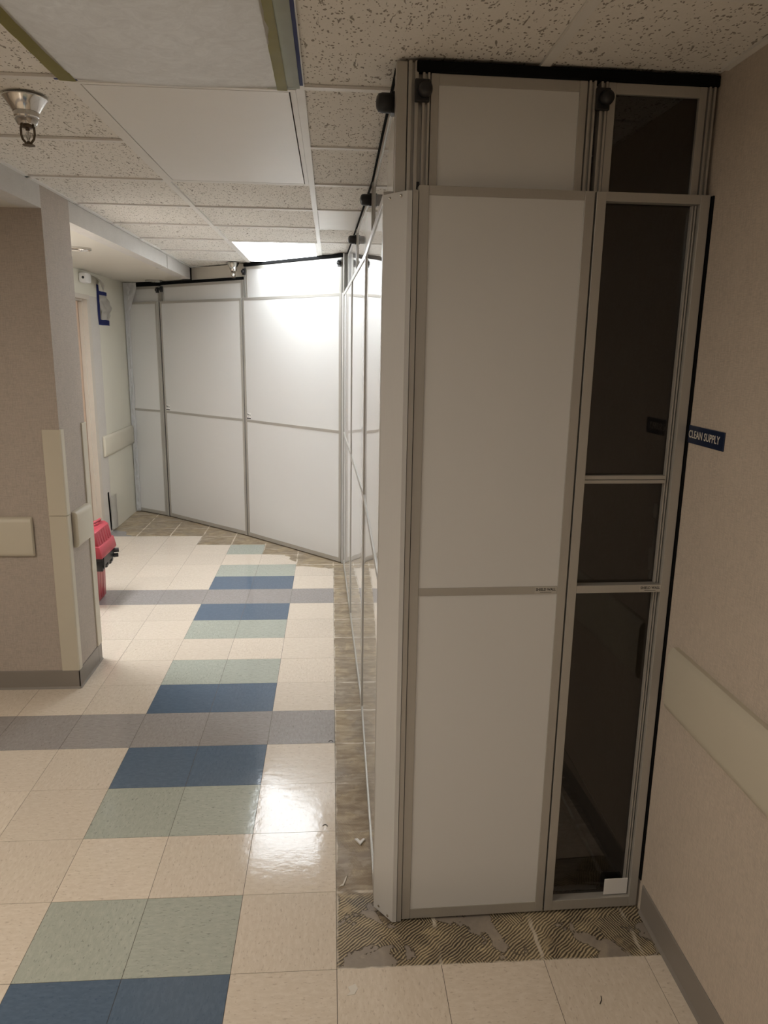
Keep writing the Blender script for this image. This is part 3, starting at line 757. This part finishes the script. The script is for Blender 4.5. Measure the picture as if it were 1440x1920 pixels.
# crumpled white film sealing the far partition to the alcove wall
m = MB()
def filmf(u, v):
    z = .02+7.66*v; top = max(0, (v-.88)/.12)
    wd = .13+.03*noise.noise(V((0, v*14, 0)))+.34*min(1, top*1.3); 
    a = V((XL+.01, 19.42-.05*top, z)); M_, _ = frame_M(FAR[0], FAR[1]); b = M_ @ V((.05+wd*1.1, .012, z))
    p = a.lerp(b, u); out = V((.5, -.8, 0)).normalized()
    amp = .06+.07*top
    return p+out*(amp*(noise.noise(V((u*3, v*34, 2)))+.7*noise.noise(V((u*6, v*80, 7))))*math.sin(math.pi*max(.04, min(.96, u)))+.02)
m.grid(filmf, 14, 220, .003)
tag(m.build('sealing_film', FILM), 'crumpled white film strip sealing the far partition to the alcove wall', 'plastic film')

# ------------------------------------------------------------------ red bin
t = thing('waste_bin', 'red plastic bin with ribbed lid and black latches beyond the pillar', 'bin', (-5.55, 10.2, 0))
m = MB()
m.prism([(-5.86, .0), (-5.335, .0), (-5.30, .05), (-5.265, 1.22), (-5.93, 1.22), (-5.90, .05)], 'y', 9.82, 10.68, bev=.03)
m.smooth = True; m.build('body', RED2, t, 'dark red body')
m = MB()
for y in (9.95, 10.12, 10.29, 10.46): m.prism([(-5.315, .08), (-5.295, .08), (-5.262, 1.2), (-5.28, 1.2)], 'y', y, y+.05, bev=.008)
m.build('rib', RED2, t)
Lx0, Lx1, Ly0, Ly1 = -6.05, -4.99, 9.5, 10.55
m = MB()
m.prism([(Lx0, 1.22), (Lx1+.02, 1.22), (Lx1+.03, 1.26), (Lx1-.02, 1.47), (Lx1-.04, 1.485), (Lx0, 1.485)], 'y', Ly0, Ly1, bev=.015); m.smooth = True
m.build('lid_rim', RED, t)
m = MB()
m.prism([(Lx0+.05, 1.48), (Lx1-.045, 1.48), (Lx1-.10, 1.78), (Lx1-.18, 1.84), (Lx0+.12, 1.84), (Lx0+.06, 1.78)], 'y', Ly0+.05, Ly1-.04, bev=.03)
for i in range(6):
    y = Ly0+.14+i*.15
    m.prism([(Lx1-.05, 1.49), (Lx1-.035, 1.49), (Lx1-.09, 1.76), (Lx1-.11, 1.77)], 'y', y, y+.06, bev=.006)
m.smooth = True; lid = m.build('lid', RED, t)
m = MB(); m.tube([(-5.35, Ly0+.3, 1.80), (-5.30, Ly0+.34, 1.9), (-5.22, Ly0+.5, 1.92), (-5.20, Ly1-.3, 1.92), (-5.24, Ly1-.16, 1.9), (-5.3, Ly1-.12, 1.8)], .03); m.build('handle', RED, lid)
m = MB(); m.box(-5.90, Lx1-.02, 9.65, 10.50, 1.12, 1.22, None, .01)
m.box(Lx1-.08, Lx1+.0, 9.7, 10.45, 1.02, 1.20, None, .01); m.build('latch_bar', KNOB, t, 'black latch bar')
for y in (9.75, 10.05, 10.33):
    m = MB(); m.box(Lx1-.24, Lx1-.06, y, y+.12, .86, 1.14, None, .015); m.tube([(Lx1-.20, y+.06, .98), (Lx1-.03, y+.06, .96)], .05, 14); m.build('latch', KNOB, t, 'black latch')
m = MB(); m.tube([(Lx1-.02, 10.42, 1.16), (Lx1+.10, 10.46, 1.16)], .05, 14); m.tube([(Lx1-.02, 10.42, 1.04), (Lx1+.08, 10.46, 1.04)], .045, 14); m.build('hinge_pin', KNOB, t)

# ------------------------------------------------------------------ debris on the floor
t_ = MB(); zf = -.0095
t_.prism([(.225, 1.835), (.262, 1.845), (.290, 1.79), (.328, 1.84), (.352, 1.83), (.292, 1.735)], 'z', zf, zf+.022, bev=.003)
tag(t_.build('plastic_clip', WHITEP), 'white V shaped plastic scrap on the bare floor strip', 'plastic scrap')
t_ = MB(); t_.prism([(.035, 1.08), (.075, 1.12), (.10, 1.20), (.125, 1.25), (.105, 1.16), (.08, 1.09)], 'z', zf, zf+.01)
tag(t_.build('wood_chip', PAPER), 'pale curled chip on bare floor near the tile edge', 'scrap')
for (x, y, r, l, cc) in ((-.06, 4.03, .03, 'small dark curl of debris on the beige tile beside the gray tile band', INK), (-.13, 2.09, .028, 'small black curl on the shiny beige tile', INK)):
    q = MB(); q.tube([(x+r*math.cos(a*.5), y+r*1.2*math.sin(a*.5), .004) for a in range(0, 7)], .0045, 6)
    tag(q.build('debris', cc), l, 'debris')
q = MB(); q.prism([(.10, -.20), (.17, -.17), (.19, -.22), (.16, -.28), (.09, -.29), (.12, -.25)], 'z', .0005, .004)
tag(q.build('tile_chip', PAPER), 'pale scrap on beige tile just below the bare floor', 'scrap')
q = MB(); q.tube([(-6.0+.9, 0, 0)] * 0 or [(2.37, -.50, .003), (2.40, -.46, .004), (2.41, -.42, .003)], .004, 6)
tag(q.build('debris', INK), 'tiny dark sliver on beige tile in front of the clear panel', 'debris')

# ------------------------------------------------------------------ lights, world, camera
wd = bpy.data.worlds.new('world'); scene.world = wd; wd.use_nodes = True
wd.node_tree.nodes['Background'].inputs[0].default_value = (1, .9, .8, 1); wd.node_tree.nodes['Background'].inputs[1].default_value = 0.0
for o in list(bpy.data.objects):
    if 'o_' in o: del o['o_']

f, pitch, yaw, roll = 1350.78, .21792, .07089, .01497
C = V((-.05024, -5.73364, 5.78173))
cp, sp, cy, sy, cr, sr = math.cos(pitch), math.sin(pitch), math.cos(yaw), math.sin(yaw), math.cos(roll), math.sin(roll)
fw = V((sy*cp, cy*cp, -sp)); r = V((cy, -sy, 0)); u = r.cross(fw); r2 = cr*r+sr*u; u2 = -sr*r+cr*u
cam = bpy.data.cameras.new('camera'); co = bpy.data.objects.new('camera', cam); COL.objects.link(co)
co.matrix_world = Matrix(((r2.x, u2.x, -fw.x, C.x*FT), (r2.y, u2.y, -fw.y, C.y*FT), (r2.z, u2.z, -fw.z, C.z*FT), (0, 0, 0, 1)))
cam.sensor_fit = 'HORIZONTAL'; cam.sensor_width = 36; cam.lens = f/1440*36
cam.shift_x = 4.92/1440; cam.shift_y = -11.97/1440; cam.clip_start = .02
scene.camera = co
scene.view_settings.view_transform = 'Standard'; scene.view_settings.look = 'None'
scene.view_settings.gamma = 1; scene.view_settings.exposure = 0.0; scene.view_settings.use_curve_mapping = False
